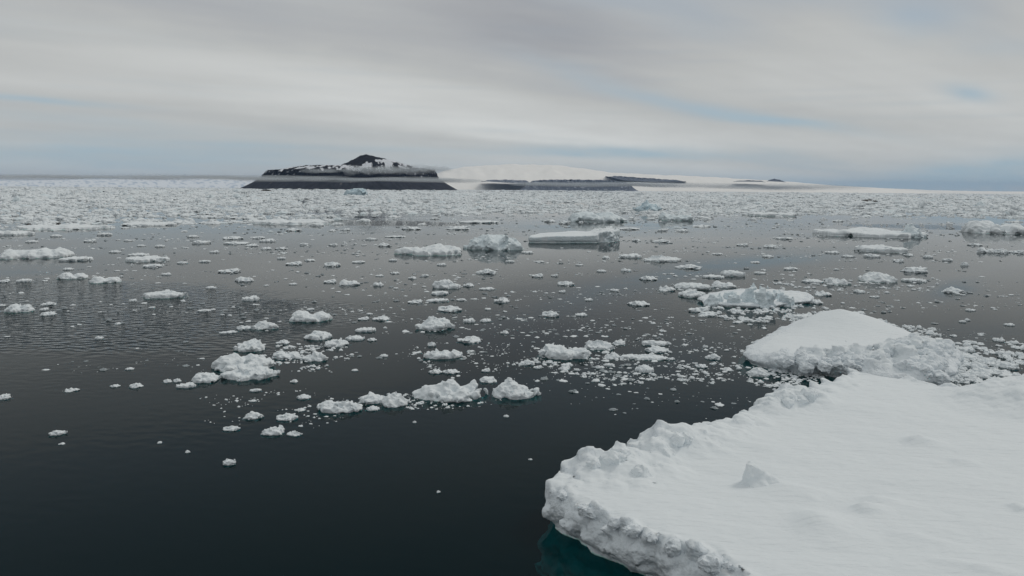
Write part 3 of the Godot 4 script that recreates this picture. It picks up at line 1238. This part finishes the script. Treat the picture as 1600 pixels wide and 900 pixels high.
func pieces() -> void:
	piece("ice_floe", 58, 404, 94, 18, "row", "long white floe with rounded humps, nearest the left edge below the pack ice", "the humped floe at far left")
	piece("ice_floe", 671, 399, 102, 20, "crumb", "wide crumbled white floe just left of the domed iceberg", "the crumbled floe by the domed iceberg")
	piece("iceberg", 774, 391, 90, 27, "dome", "rounded bluish-white domed iceberg between a crumbled floe and the table-topped iceberg", "the domed iceberg", "iceberg", M.pale)
	piece("iceberg", 931, 347, 92, 18, "two", "grey-sided two-humped iceberg at the pack edge behind the table-topped iceberg", "the two-humped grey iceberg", "iceberg", M.pale)
	piece("iceberg", 1012, 330, 42, 15, "peak", "pointed triangular blue-grey iceberg standing in the pack ice", "the triangular iceberg", "iceberg", M.blue)
	piece("iceberg", 1056, 345, 54, 14, "row", "blocky grey berg at the pack edge right of the triangular iceberg", "the blocky grey berg", "iceberg", M.pale)
	piece("ice_floe", 1350, 370, 172, 17, "crumb", "long rough floe with dark shaded sides, standing alone at right in open water", "the long rough floe")
	piece("ice_chunk", 1425, 371, 44, 21, "peak", "spiky ice horn rising at the right end of the long rough floe", "", "ice chunk", M.pale)
	piece("ice_floe", 1556, 365, 100, 21, "two", "rough floe with a tall hump, cut by the right edge under the pack ice", "the rough floe at the right edge")
	piece("iceberg", 557, 306, 36, 12, "flat", "pale blue flat-topped iceberg in the pack below the dark island", "the pale blue iceberg below the island", "iceberg", M.blue)
	piece("ice_floe", 381, 580, 98, 30, "two", "big smooth-humped chunk at the back of the left cluster", "the big humped chunk at left", "ice chunk", null, 0.8)
	piece("ice_chunk", 391, 594, 78, 26, "lumpy", "crumbly chunk leaning against the near side of the big humped chunk", "", "ice chunk")
	piece("ice_chunk", 321, 598, 44, 17, "dome", "smooth low mound of ice at the left end of the left cluster", "the low mound left of the cluster", "ice chunk")
	piece("ice_chunk", 391, 549, 52, 18, "lumpy", "lumpy chunk floating behind the big humped chunk", "the lumpy chunk behind the cluster", "ice chunk")
	piece("ice_chunk", 494, 565, 36, 17, "peak", "peaked chunk at the right end of the left cluster", "the peaked chunk right of the cluster", "ice chunk")
	piece("ice_chunk", 498, 531, 40, 16, "lumpy", "knobby chunk in the pair above the peaked chunk, the left of the two", "the left knobby chunk", "ice chunk")
	piece("ice_chunk", 524, 542, 40, 14, "lumpy", "knobby chunk in the pair above the peaked chunk, the right of the two", "the right knobby chunk", "ice chunk")
	piece("ice_chunk", 485, 503, 66, 19, "two", "broad rounded chunk with a flat right end, left of centre", "the broad rounded chunk", "ice chunk")
	piece("ice_chunk", 414, 515, 42, 16, "peak", "low chunk with one small pinnacle, left of the broad rounded chunk", "the pinnacled chunk", "ice chunk")
	piece("ice_chunk", 700, 627, 110, 37, "peak", "largest chunk in the near row, a broad white mound with a pinnacle", "the large pinnacled mound", "ice chunk")
	piece("ice_chunk", 802, 623, 78, 32, "peak", "knobbly cone shaped chunk at the right end of the near row", "the knobbly cone", "ice chunk")
	piece("ice_chunk", 531, 645, 74, 23, "crumb", "low ragged chunk at the left end of the near row", "the ragged chunk", "ice chunk")
	piece("ice_chunk", 584, 631, 40, 18, "lumpy", "left half of the split chunk in the near row", "", "ice chunk")
	piece("ice_chunk", 616, 636, 42, 23, "dome", "right half of the split chunk in the near row", "the split chunk", "ice chunk")
	piece("ice_chunk", 880, 561, 82, 21, "flat", "oblong block of white ice at the left of the brash field", "the oblong block", "ice chunk")
	piece("ice_chunk", 935, 547, 46, 17, "lumpy", "arched lump of ice just behind the oblong block", "the arched lump", "ice chunk")
	piece("ice_chunk", 1005, 562, 82, 10, "crumb", "thin mat of crumbled ice in the brash right of the oblong block", "the crumbled mat", "ice chunk")
	piece("ice_chunk", 1184, 589, 34, 15, "dome", "round-topped chunk afloat close under the left end of the domed floe", "the chunk under the domed floe", "ice chunk")
	piece("ice_chunk", 679, 516, 54, 24, "peak", "steep heaped chunk alone near the middle of the water", "the steep heaped chunk", "ice chunk")
	piece("ice_chunk", 690, 561, 62, 17, "crumb", "flat crumbly chunk below the steep heaped chunk", "the flat crumbly chunk", "ice chunk")
	piece("ice_chunk", 696, 451, 44, 15, "dome", "smooth-topped chunk cut straight at the water, above the steep heaped chunk", "the smooth-topped chunk", "ice chunk")
	piece("ice_chunk", 1371, 441, 58, 16, "dome", "low white mound floating behind the domed floe at right", "the low mound at right", "ice chunk")
	piece("ice_chunk", 1308, 445, 34, 12, "two", "grey-sided two-humped chunk left of the low mound at right", "the two-humped chunk at right", "ice chunk")
	piece("ice_chunk", 259, 466, 62, 12, "flat", "flat spread out floe with a dark reflection, left part of the water", "the flat spread floe", "ice chunk")
	piece("ice_chunk", 31, 488, 40, 14, "two", "white lump in the rippled water near the left edge", "the lump in rippled water", "ice chunk")
	piece("ice_chunk", 114, 436, 44, 11, "two", "low pair of joined humps at the edge of the rippled water", "the low joined humps", "ice chunk")
	piece("ice_chunk", 165, 442, 46, 11, "two", "long low chunk just right of the low joined humps", "the long low chunk", "ice chunk")
	piece("ice_floe", 229, 409, 66, 9, "flat", "flat thin floe in three overlapping strips right of the humped floe", "the flat strip floe")
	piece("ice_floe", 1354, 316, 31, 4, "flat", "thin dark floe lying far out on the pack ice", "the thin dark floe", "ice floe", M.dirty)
	piece("ice_chunk", 1082, 453, 56, 15, "crumb", "crumbled raft behind the left end of the block-carrying floe", "the crumbled raft", "ice chunk")
	piece("ice_chunk", 1080, 465, 44, 14, "lumpy", "dark-footed raft touching the left end of the block-carrying floe", "", "ice chunk")
	piece("ice_chunk", 1370, 513, 56, 15, "lumpy", "heap of small blocks peeping out behind the domed floe", "the heap behind the domed floe", "ice chunk")
	piece("ice_chunk", 1034, 409, 56, 10, "lumpy", "ragged strip of ice below the table-topped iceberg's right end", "the ragged strip", "ice chunk")
	piece("ice_chunk", 1375, 394, 78, 11, "flat", "flat white strip of ice in front of the long rough floe", "the flat white strip", "ice chunk")
	piece("ice_chunk", 428, 680, 36, 15, "peak", "pointed chunk nearest the dark open water", "the pointed near chunk", "ice chunk")
	piece("ice_chunk", 359, 727, 20, 9, "flat", "small white block alone in the dark water at lower left", "the lone block at lower left", "ice chunk")
	piece("ice_floe", 100, 359, 122, 11, "crumb", "long white floe forming the front edge of the pack ice at far left", "the long floe at the pack's left front")
	piece("ice_floe", 14, 368, 62, 10, "crumb", "crumbled floe at the pack's front corner, cut by the left edge", "")
	piece("ice_floe", 455, 351, 120, 10, "crumb", "wide crumbled floe along the pack edge below the island's left end", "the wide floe at the pack edge")
	piece("ice_floe", 235, 353, 84, 8, "crumb", "low floe along the pack edge between the two longer front floes", "")
	piece("ice_floe", 1205, 338, 76, 9, "crumb", "bright crumbled floe at the pack edge, midway between blocky berg and right edge", "the bright floe at the pack edge")
	piece("ice_chunk", 90, 680, 24, 8, "flat", "small low chunk alone in dark water near the left edge", "the lone low chunk at left", "ice chunk")
	piece("ice_chunk", 1525, 578, 34, 14, "lumpy", "largest lump in the brash off the right end of the domed floe", "the largest lump in the right brash", "ice chunk")
	piece("ice_chunk", 1144, 432, 40, 10, "flat", "flat plate of ice above the block-carrying floe", "the flat plate", "ice chunk")


const SMALL := "164,368,20,5,flat;142,378,17,6,lumpy;50,379,17,4,flat;88,370,15,4,flat;217,400,30,5,flat;238,418,27,6,flat;120,408,44,8,flat;107,422,14,4,flat;8,441,16,6,lumpy;38,441,20,6,flat;314,381,25,6,flat;302,371,16,4,flat;200,377,12,3,flat;221,385,12,3,flat;458,361,26,5,peak;542,360,12,4,lumpy;365,374,30,6,peak;370,382,38,5,flat;402,373,22,4,flat;418,378,24,5,flat;395,385,20,5,lumpy;417,390,16,5,lumpy;440,390,15,5,lumpy;475,383,13,4,flat;521,384,12,4,flat;580,375,17,4,flat;618,371,30,3,flat;600,385,22,6,peak;440,405,12,4,flat;485,408,15,4,lumpy;461,414,25,7,lumpy;520,416,25,8,peak;360,426,30,8,lumpy;383,440,25,9,two;517,442,20,7,lumpy;546,446,30,10,two;591,447,16,7,two;618,428,13,4,lumpy;593,432,12,3,flat;458,445,12,3,flat;330,451,15,4,flat;614,408,12,4,flat;645,359,26,6,lumpy;718,359,37,7,lumpy;750,349,60,4,flat;760,428,30,9,peak;841,433,18,7,lumpy;867,432,10,5,lumpy;645,436,13,5,lumpy;664,432,11,4,flat;733,448,17,7,lumpy;687,461,26,7,flat;761,453,24,4,flat;650,474,22,7,lumpy;684,472,34,6,flat;785,473,24,10,lumpy;885,446,26,8,peak;879,457,11,5,lumpy;1000,478,30,9,lumpy;824,396,18,4,flat;947,404,12,5,dome;843,410,13,3,flat;797,410,13,4,flat;978,424,16,6,lumpy;881,350,18,6,peak;860,347,18,6,lumpy;985,403,34,7,flat;1076,420,38,8,peak;952,359,18,6,dome;980,359,36,4,flat;1036,361,15,4,flat;1065,362,20,4,flat;995,377,14,5,lumpy;1033,379,26,6,peak;1161,384,17,5,lumpy;1205,387,22,6,peak;1225,374,24,4,flat;1015,438,24,8,lumpy;1115,435,30,6,flat;1187,428,18,4,flat;1235,422,21,5,flat;1040,455,26,9,peak;1130,450,35,12,two;1094,488,30,11,lumpy;1108,494,28,8,lumpy;1130,496,14,5,lumpy;1153,490,19,8,lumpy;1256,499,32,9,flat;1284,462,26,8,peak;1275,475,20,9,lumpy;1428,441,32,7,flat;1432,426,36,11,lumpy;1488,458,32,10,peak;1507,415,12,6,dome;1405,409,15,6,lumpy;1480,408,14,5,flat;1362,402,24,6,flat;1525,384,18,5,lumpy;1540,395,24,9,two;1565,396,20,9,peak;1590,396,20,7,lumpy;1342,457,16,5,flat;1367,465,13,4,lumpy;1516,486,14,4,flat;76,477,20,6,peak;69,485,12,4,flat;77,493,21,7,lumpy;208,471,11,4,flat;155,530,12,5,flat;319,487,19,4,flat;381,515,22,8,lumpy;357,521,26,4,flat;8,624,18,10,lumpy;111,612,21,6,peak;181,605,13,5,lumpy;213,606,20,8,dome;203,578,12,4,flat;97,695,9,4,lumpy;250,693,7,4,lumpy;262,598,13,6,dome;277,597,12,6,dome;291,606,28,8,flat;448,561,43,14,two;460,598,12,6,lumpy;555,532,27,8,flat;443,538,21,8,lumpy;572,519,30,8,flat;582,533,13,6,lumpy;597,501,27,8,lumpy;569,500,18,6,lumpy;485,485,12,4,flat;392,470,25,8,flat;735,536,37,12,lumpy;704,487,38,11,peak;733,504,18,7,flat;760,503,17,6,lumpy;789,522,13,7,lumpy;675,541,13,8,peak;682,584,19,8,lumpy;706,584,24,8,lumpy;760,581,14,7,lumpy;763,598,27,11,dome;583,642,20,8,dome;657,632,14,6,lumpy;395,655,29,13,peak;475,624,21,8,dome;450,657,33,13,peak;469,643,16,6,lumpy;363,673,26,9,peak;460,681,22,8,peak;293,708,8,5,peak;648,661,6,4,peak;791,652,8,4,flat;829,719,6,3,lumpy;685,770,6,4,peak;399,612,17,5,flat;396,628,11,4,lumpy;555,580,10,4,lumpy;600,558,12,5,flat;861,495,27,11,peak;908,494,18,5,flat;968,539,20,8,dome;1023,540,41,9,flat;1027,551,36,10,dome;956,561,22,11,peak;823,571,23,10,peak;841,576,13,6,lumpy;1007,582,28,12,flat;1114,562,22,11,peak;1097,575,17,7,lumpy;1135,580,18,7,lumpy;952,573,15,6,flat;937,576,14,6,lumpy;882,578,15,6,lumpy;886,573,18,6,flat;859,568,12,6,lumpy;1102,543,8,5,lumpy;1340,492,22,6,flat;1508,550,26,9,flat;1507,561,34,9,flat;1545,567,17,8,dome;1538,584,33,9,flat;1500,571,26,11,lumpy;1490,579,24,9,lumpy;1572,561,18,8,lumpy;1578,577,28,13,lumpy;1562,588,40,11,lumpy;1550,601,22,10,dome;1523,598,26,9,lumpy;1587,600,24,9,lumpy;1505,590,22,8,flat;1490,526,10,4,lumpy;1504,504,10,4,flat;1511,501,9,4,peak;1577,509,14,4,flat;1533,523,9,4,lumpy;416,299,15,3,flat;46,352,6,4,lumpy;92,350,6,3,lumpy;1450,403,14,5,flat;1420,400,14,5,lumpy;1291,438,10,4,lumpy;1270,442,30,6,flat;1325,402,18,4,flat;1200,402,16,4,flat;1180,411,14,3,flat;1120,398,16,3,flat;1300,396,20,4,flat;560,411,20,4,flat;690,415,14,4,flat;720,470,14,4,flat;920,470,12,4,flat;960,455,14,4,flat;940,425,14,4,flat;905,415,12,3,flat;260,430,14,4,flat;285,412,16,4,flat;320,410,16,4,flat;250,386,14,4,flat;335,395,14,4,flat;180,395,16,4,flat"


func small_pieces() -> void:
	# six shapes of each style, shared
	var shapes := {}
	for style in ["flat", "lumpy", "peak", "dome", "two"]:
		shapes[style] = []
		for k in 5:
			shapes[style].append(chunk(style, 1.0, 0.7, {"flat": 0.2, "lumpy": 0.32, "peak": 0.4, "dome": 0.36, "two": 0.34}[style], 300 + k * 31 + style.length(), 30.0, false)[0])
	var high := {"flat": 0.2, "lumpy": 0.32, "peak": 0.4, "dome": 0.36, "two": 0.34}
	var rows := []
	var families := {}
	for line in SMALL.split(";"):
		var p := line.split(",")
		var x := float(p[0])
		var y := float(p[1])
		var best := 1e9
		var near = null
		for k in marks:
			var dx: float = k[0] - x
			var dy: float = (k[1] - y) * 2.0
			var q := dx * dx + dy * dy
			if q < best:
				best = q
				near = k
		var ex: float = x - near[0]
		var ey: float = (y - near[1]) * 2.0
		var side := ("right of" if ex > 0 else "left of") if absf(ex) > absf(ey) else ("in front of" if ey > 0 else "behind")
		var wide := float(p[2])
		var size := "tiny" if wide < 14 else "small" if wide < 24 else "middling"
		var look_of: String = {"flat": "flat", "lumpy": "lumpy", "peak": "peaked", "dome": "rounded", "two": "two-humped"}[p[4]]
		var key: String = size + " " + look_of + " ice piece%s " + side + " " + near[2]
		if not families.has(key):
			families[key] = []
		families[key].append([best, rows.size()])
		rows.append([x, y, wide, float(p[3]), p[4], key, 0])
	for key in families:
		var f: Array = families[key]
		f.sort_custom(func(a, b): return a[0] < b[0])
		for k in f.size():
			rows[f[k][1]][6] = k if f.size() > 1 else -1
	var ranks := [", closest", ", second closest", ", third closest", ", fourth closest", ", fifth closest", ", sixth closest", ", seventh closest", ", eighth closest"]
	for w in rows:
		var b := berth(w[0], w[1], w[2], w[3])
		var o := MeshInstance3D.new()
		o.name = numbered("ice_piece")
		o.mesh = shapes[w[4]][rng.randi() % 5]
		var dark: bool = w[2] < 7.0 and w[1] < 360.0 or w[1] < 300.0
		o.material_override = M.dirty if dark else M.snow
		add_child(o, true)
		o.position = b[0]
		o.rotation.y = b[1] + rng.randf_range(-0.25, 0.25)
		o.scale = Vector3(b[2] / 0.95, b[4] / (high[w[4]] * 1.05), b[3] / 0.68)
		var label: String = w[5] % (ranks[w[6]] if w[6] >= 0 else "")
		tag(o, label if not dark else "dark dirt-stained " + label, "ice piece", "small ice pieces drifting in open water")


# ---------------------------------------------------------------- brash and pack ice that nobody could count
func bits(count: int, cells: float, flatness: float, number: int) -> Array:
	var out := []
	for k in count:
		var r := RandomNumberGenerator.new()
		r.seed = number + k
		var style: String = ["lumpy", "flat", "peak", "two", "block", "dome"][k % 6]
		out.append(chunk(style, 1.0, r.randf_range(0.65, 0.9), flatness * r.randf_range(0.8, 1.3), number + k, cells, false)[0])
	return out


func scatter(root: Node3D, mesh: Mesh, mat: Material, where: Array) -> void:
	if where.is_empty():
		return
	var mm := MultiMesh.new()
	mm.transform_format = MultiMesh.TRANSFORM_3D
	mm.mesh = mesh
	mm.instance_count = where.size()
	for i in where.size():
		mm.set_instance_transform(i, where[i])
	var o := MultiMeshInstance3D.new()
	o.name = "ice_bits"
	o.multimesh = mm
	o.material_override = mat
	o.set_meta("kind", "stuff")
	root.add_child(o, true)


func mass(called: String, label: String, category: String) -> Node3D:
	var o := thing(called, label, category, Vector3())
	o.set_meta("kind", "stuff")
	return o


func settle(at: Vector3, size: float, up: float) -> Transform3D:
	var b := Basis(Vector3.UP, rng.randf() * TAU) * Basis(Vector3.RIGHT, rng.randf_range(-0.06, 0.06))
	return Transform3D(b.scaled_local(Vector3(size, size * up, size)), Vector3(at.x, 0, at.z))


func loose_ice() -> void:
	var small := bits(8, 11.0, 0.3, 900)
	# thick brash: [word, x, y, half width, half height, count, smallest, largest, name, label]
	var fields := [["f", 1540, 578, 140, 45, 4200, 0.12, 0.75, "dense brash ice off the right end of the domed floe"],
		["f", 1040, 565, 215, 36, 1700, 0.08, 0.42, "brash ice strewn from the oblong block to the domed floe"],
		["f", 1225, 592, 60, 14, 380, 0.12, 0.5, "narrow brash in the gap under the domed floe"],
		["f", 1200, 490, 110, 14, 700, 0.15, 0.8, "crumbs of ice along the near side of the block-carrying floe"],
		["f", 480, 558, 70, 22, 420, 0.1, 0.45, "crumbs of ice inside the left cluster of chunks"],
		["f", 640, 628, 130, 12, 240, 0.06, 0.3, "crumbs of ice along the near row of chunks"],
		["f", 1420, 520, 60, 12, 420, 0.12, 0.5, "brash ice behind the domed floe"],
		["f", 740, 558, 110, 24, 420, 0.06, 0.35, "thin brash around the flat crumbly chunk"],
		["f", 430, 640, 130, 34, 260, 0.05, 0.25, "sparse crumbs left of the near row of chunks"],
		["f", 1330, 448, 150, 12, 420, 0.2, 0.7, "crumbs around the low mound at right"]]
	for g in fields:
		var root := mass("brash_ice", g[8], "brash ice")
		var lots := []
		for k in small:
			lots.append([])
		for k in int(g[5]):
			var a := rng.randf() * TAU
			var q := sqrt(rng.randf()) * (1.0 + 0.35 * fbm.get_noise_2d(cos(a) * 3.0 + g[1], sin(a) * 3.0))
			var at := sea_at(g[1] + cos(a) * q * g[3], g[2] + sin(a) * q * g[4])
			if cell.get_noise_2d(at.x * 0.35, at.z * 0.35) < -0.75 + rng.randf() * 0.3:
				continue
			var size: float = lerpf(g[6], g[7], pow(rng.randf(), 3.0))
			lots[rng.randi() % small.size()].append(settle(at, size, rng.randf_range(0.6, 1.3)))
		for k in small.size():
			scatter(root, small[k], M.snow, lots[k])
	# loose crumbs all over the open water, thicker in streaks; some of clear, dark ice
	var white := []
	var clear := []
	for k in small:
		white.append([])
		clear.append([])
	for k in 44000:
		var away := 32.0 + 330.0 * pow(rng.randf(), 1.35)
		var az := rng.randf_range(-0.66, 0.66)
		var x := sin(az) * away
		var z := -cos(az) * away
		var streak := fbm.get_noise_2d(x * 0.02 + z * 0.006 + 90.0, z * 0.055) + 0.35 * fbm.get_noise_2d(x * 0.1, z * 0.16)
		var open := smooth(46.0, 75.0, away + x * 0.12)
		if streak + rng.randf_range(-0.5, 0.24) < 0.34 - 0.32 * open:
			continue
		var size := (0.055 + 0.42 * pow(rng.randf(), 5.0)) * (1.0 + away / 150.0)
		var to: Array = (clear if rng.randf() < 0.45 else white)[rng.randi() % small.size()]
		to.append(settle(Vector3(x, 0, z), size, rng.randf_range(0.25, 0.9)))
	var a := mass("loose_brash", "scattered white crumbs of ice over the open water", "brash ice")
	var b := mass("clear_brash", "scattered dark wet crumbs of clear ice over the open water", "brash ice")
	for k in small.size():
		scatter(a, small[k], M.snow, white[k])
		scatter(b, small[k], M.clear, clear[k])


func pack_ice() -> void:
	var shapes := bits(12, 15.0, 0.24, 1300)
	var root := mass("pack_ice", "broad belt of dense broken pack ice reaching to the horizon", "pack ice")
	var lots := []
	for k in shapes:
		lots.append([])
	# where the belt begins, as picture points along its near edge
	var front := [[-300, 374], [0, 368], [60, 362], [150, 357], [230, 354], [300, 352], [400, 351], [490, 350], [520, 344], [570, 338], [620, 336], [700, 338], [780, 334], [860, 334], [930, 336], [1000, 338], [1060, 340], [1130, 339], [1200, 337], [1260, 338], [1330, 336], [1420, 338], [1500, 339], [1600, 341], [1900, 344]]
	for band in [["near", 190.0, 620.0, 15000, 3.2], ["middle", 620.0, 1500.0, 21000, 6.0], ["far", 1500.0, 4000.0, 26000, 13.0], ["farthest", 4000.0, 13500.0, 26000, 36.0]]:
		var lo: float = band[1]
		var hi: float = band[2]
		for k in int(band[3]):
			var away := sqrt(lerpf(lo * lo, hi * hi, rng.randf()))
			var az := rng.randf_range(-0.72, 0.72)
			var x := sin(az) * away
			var z := -cos(az) * away
			var local := look.inverse() * (Vector3(x, 0, z) - eye)
			var px := 800.0 - local.x / local.z * LENS
			var py := 450.0 + local.y / local.z * LENS
			var edge := table(front, px) - py + 5.0 * fbm.get_noise_2d(x * 0.02, z * 0.03) + 2.0 * fbm.get_noise_2d(x * 0.09, z * 0.09)
			var cover := smooth(-1.0, 3.0, edge) * 0.95 + 0.07 * smooth(-22.0, 0.0, edge)
			# leads of open water running across
			var lead := fbm.get_noise_2d(x / band[4] * 0.035, z / band[4] * 0.06 + 7.0)
			cover *= 1.0 - 0.88 * smooth(0.12, 0.3, lead) - 0.3 * smooth(0.0, 0.2, -lead)
			cover *= lerpf(1.0, 0.4, smooth(900.0, 3500.0, away))
			if rng.randf() > cover:
				continue
			var size: float = band[4] * (0.45 + 1.5 * pow(rng.randf(), 2.5))
			var up := rng.randf_range(0.35, 0.95) * (1.0 if away < 1500.0 else 0.7 if away < 4000.0 else 0.35)
			if rng.randf() < 0.03:
				up *= 2.2
			lots[rng.randi() % shapes.size()].append(settle(Vector3(x, 0, z), size, up))
	for k in shapes.size():
		scatter(root, shapes[k], M.pale if k == 11 else M.snow, lots[k])


func _ready() -> void:
	rng.seed = 11
	begin()
	var t0 := Time.get_ticks_msec()
	fbm.seed = 2
	fbm.noise_type = FastNoiseLite.TYPE_SIMPLEX_SMOOTH
	fbm.frequency = 1.0
	fbm.fractal_octaves = 3
	cell.seed = 6
	cell.noise_type = FastNoiseLite.TYPE_CELLULAR
	cell.frequency = 1.0
	cell.fractal_type = FastNoiseLite.FRACTAL_NONE
	cell.cellular_return_type = FastNoiseLite.RETURN_DISTANCE
	materials()
	water()
	land()
	clouds()
	pack_ice()
	great_floe()
	domed_floe()
	block_floe()
	table_berg()
	pieces()
	small_pieces()
	loose_ice()
	print("built in ", Time.get_ticks_msec() - t0)
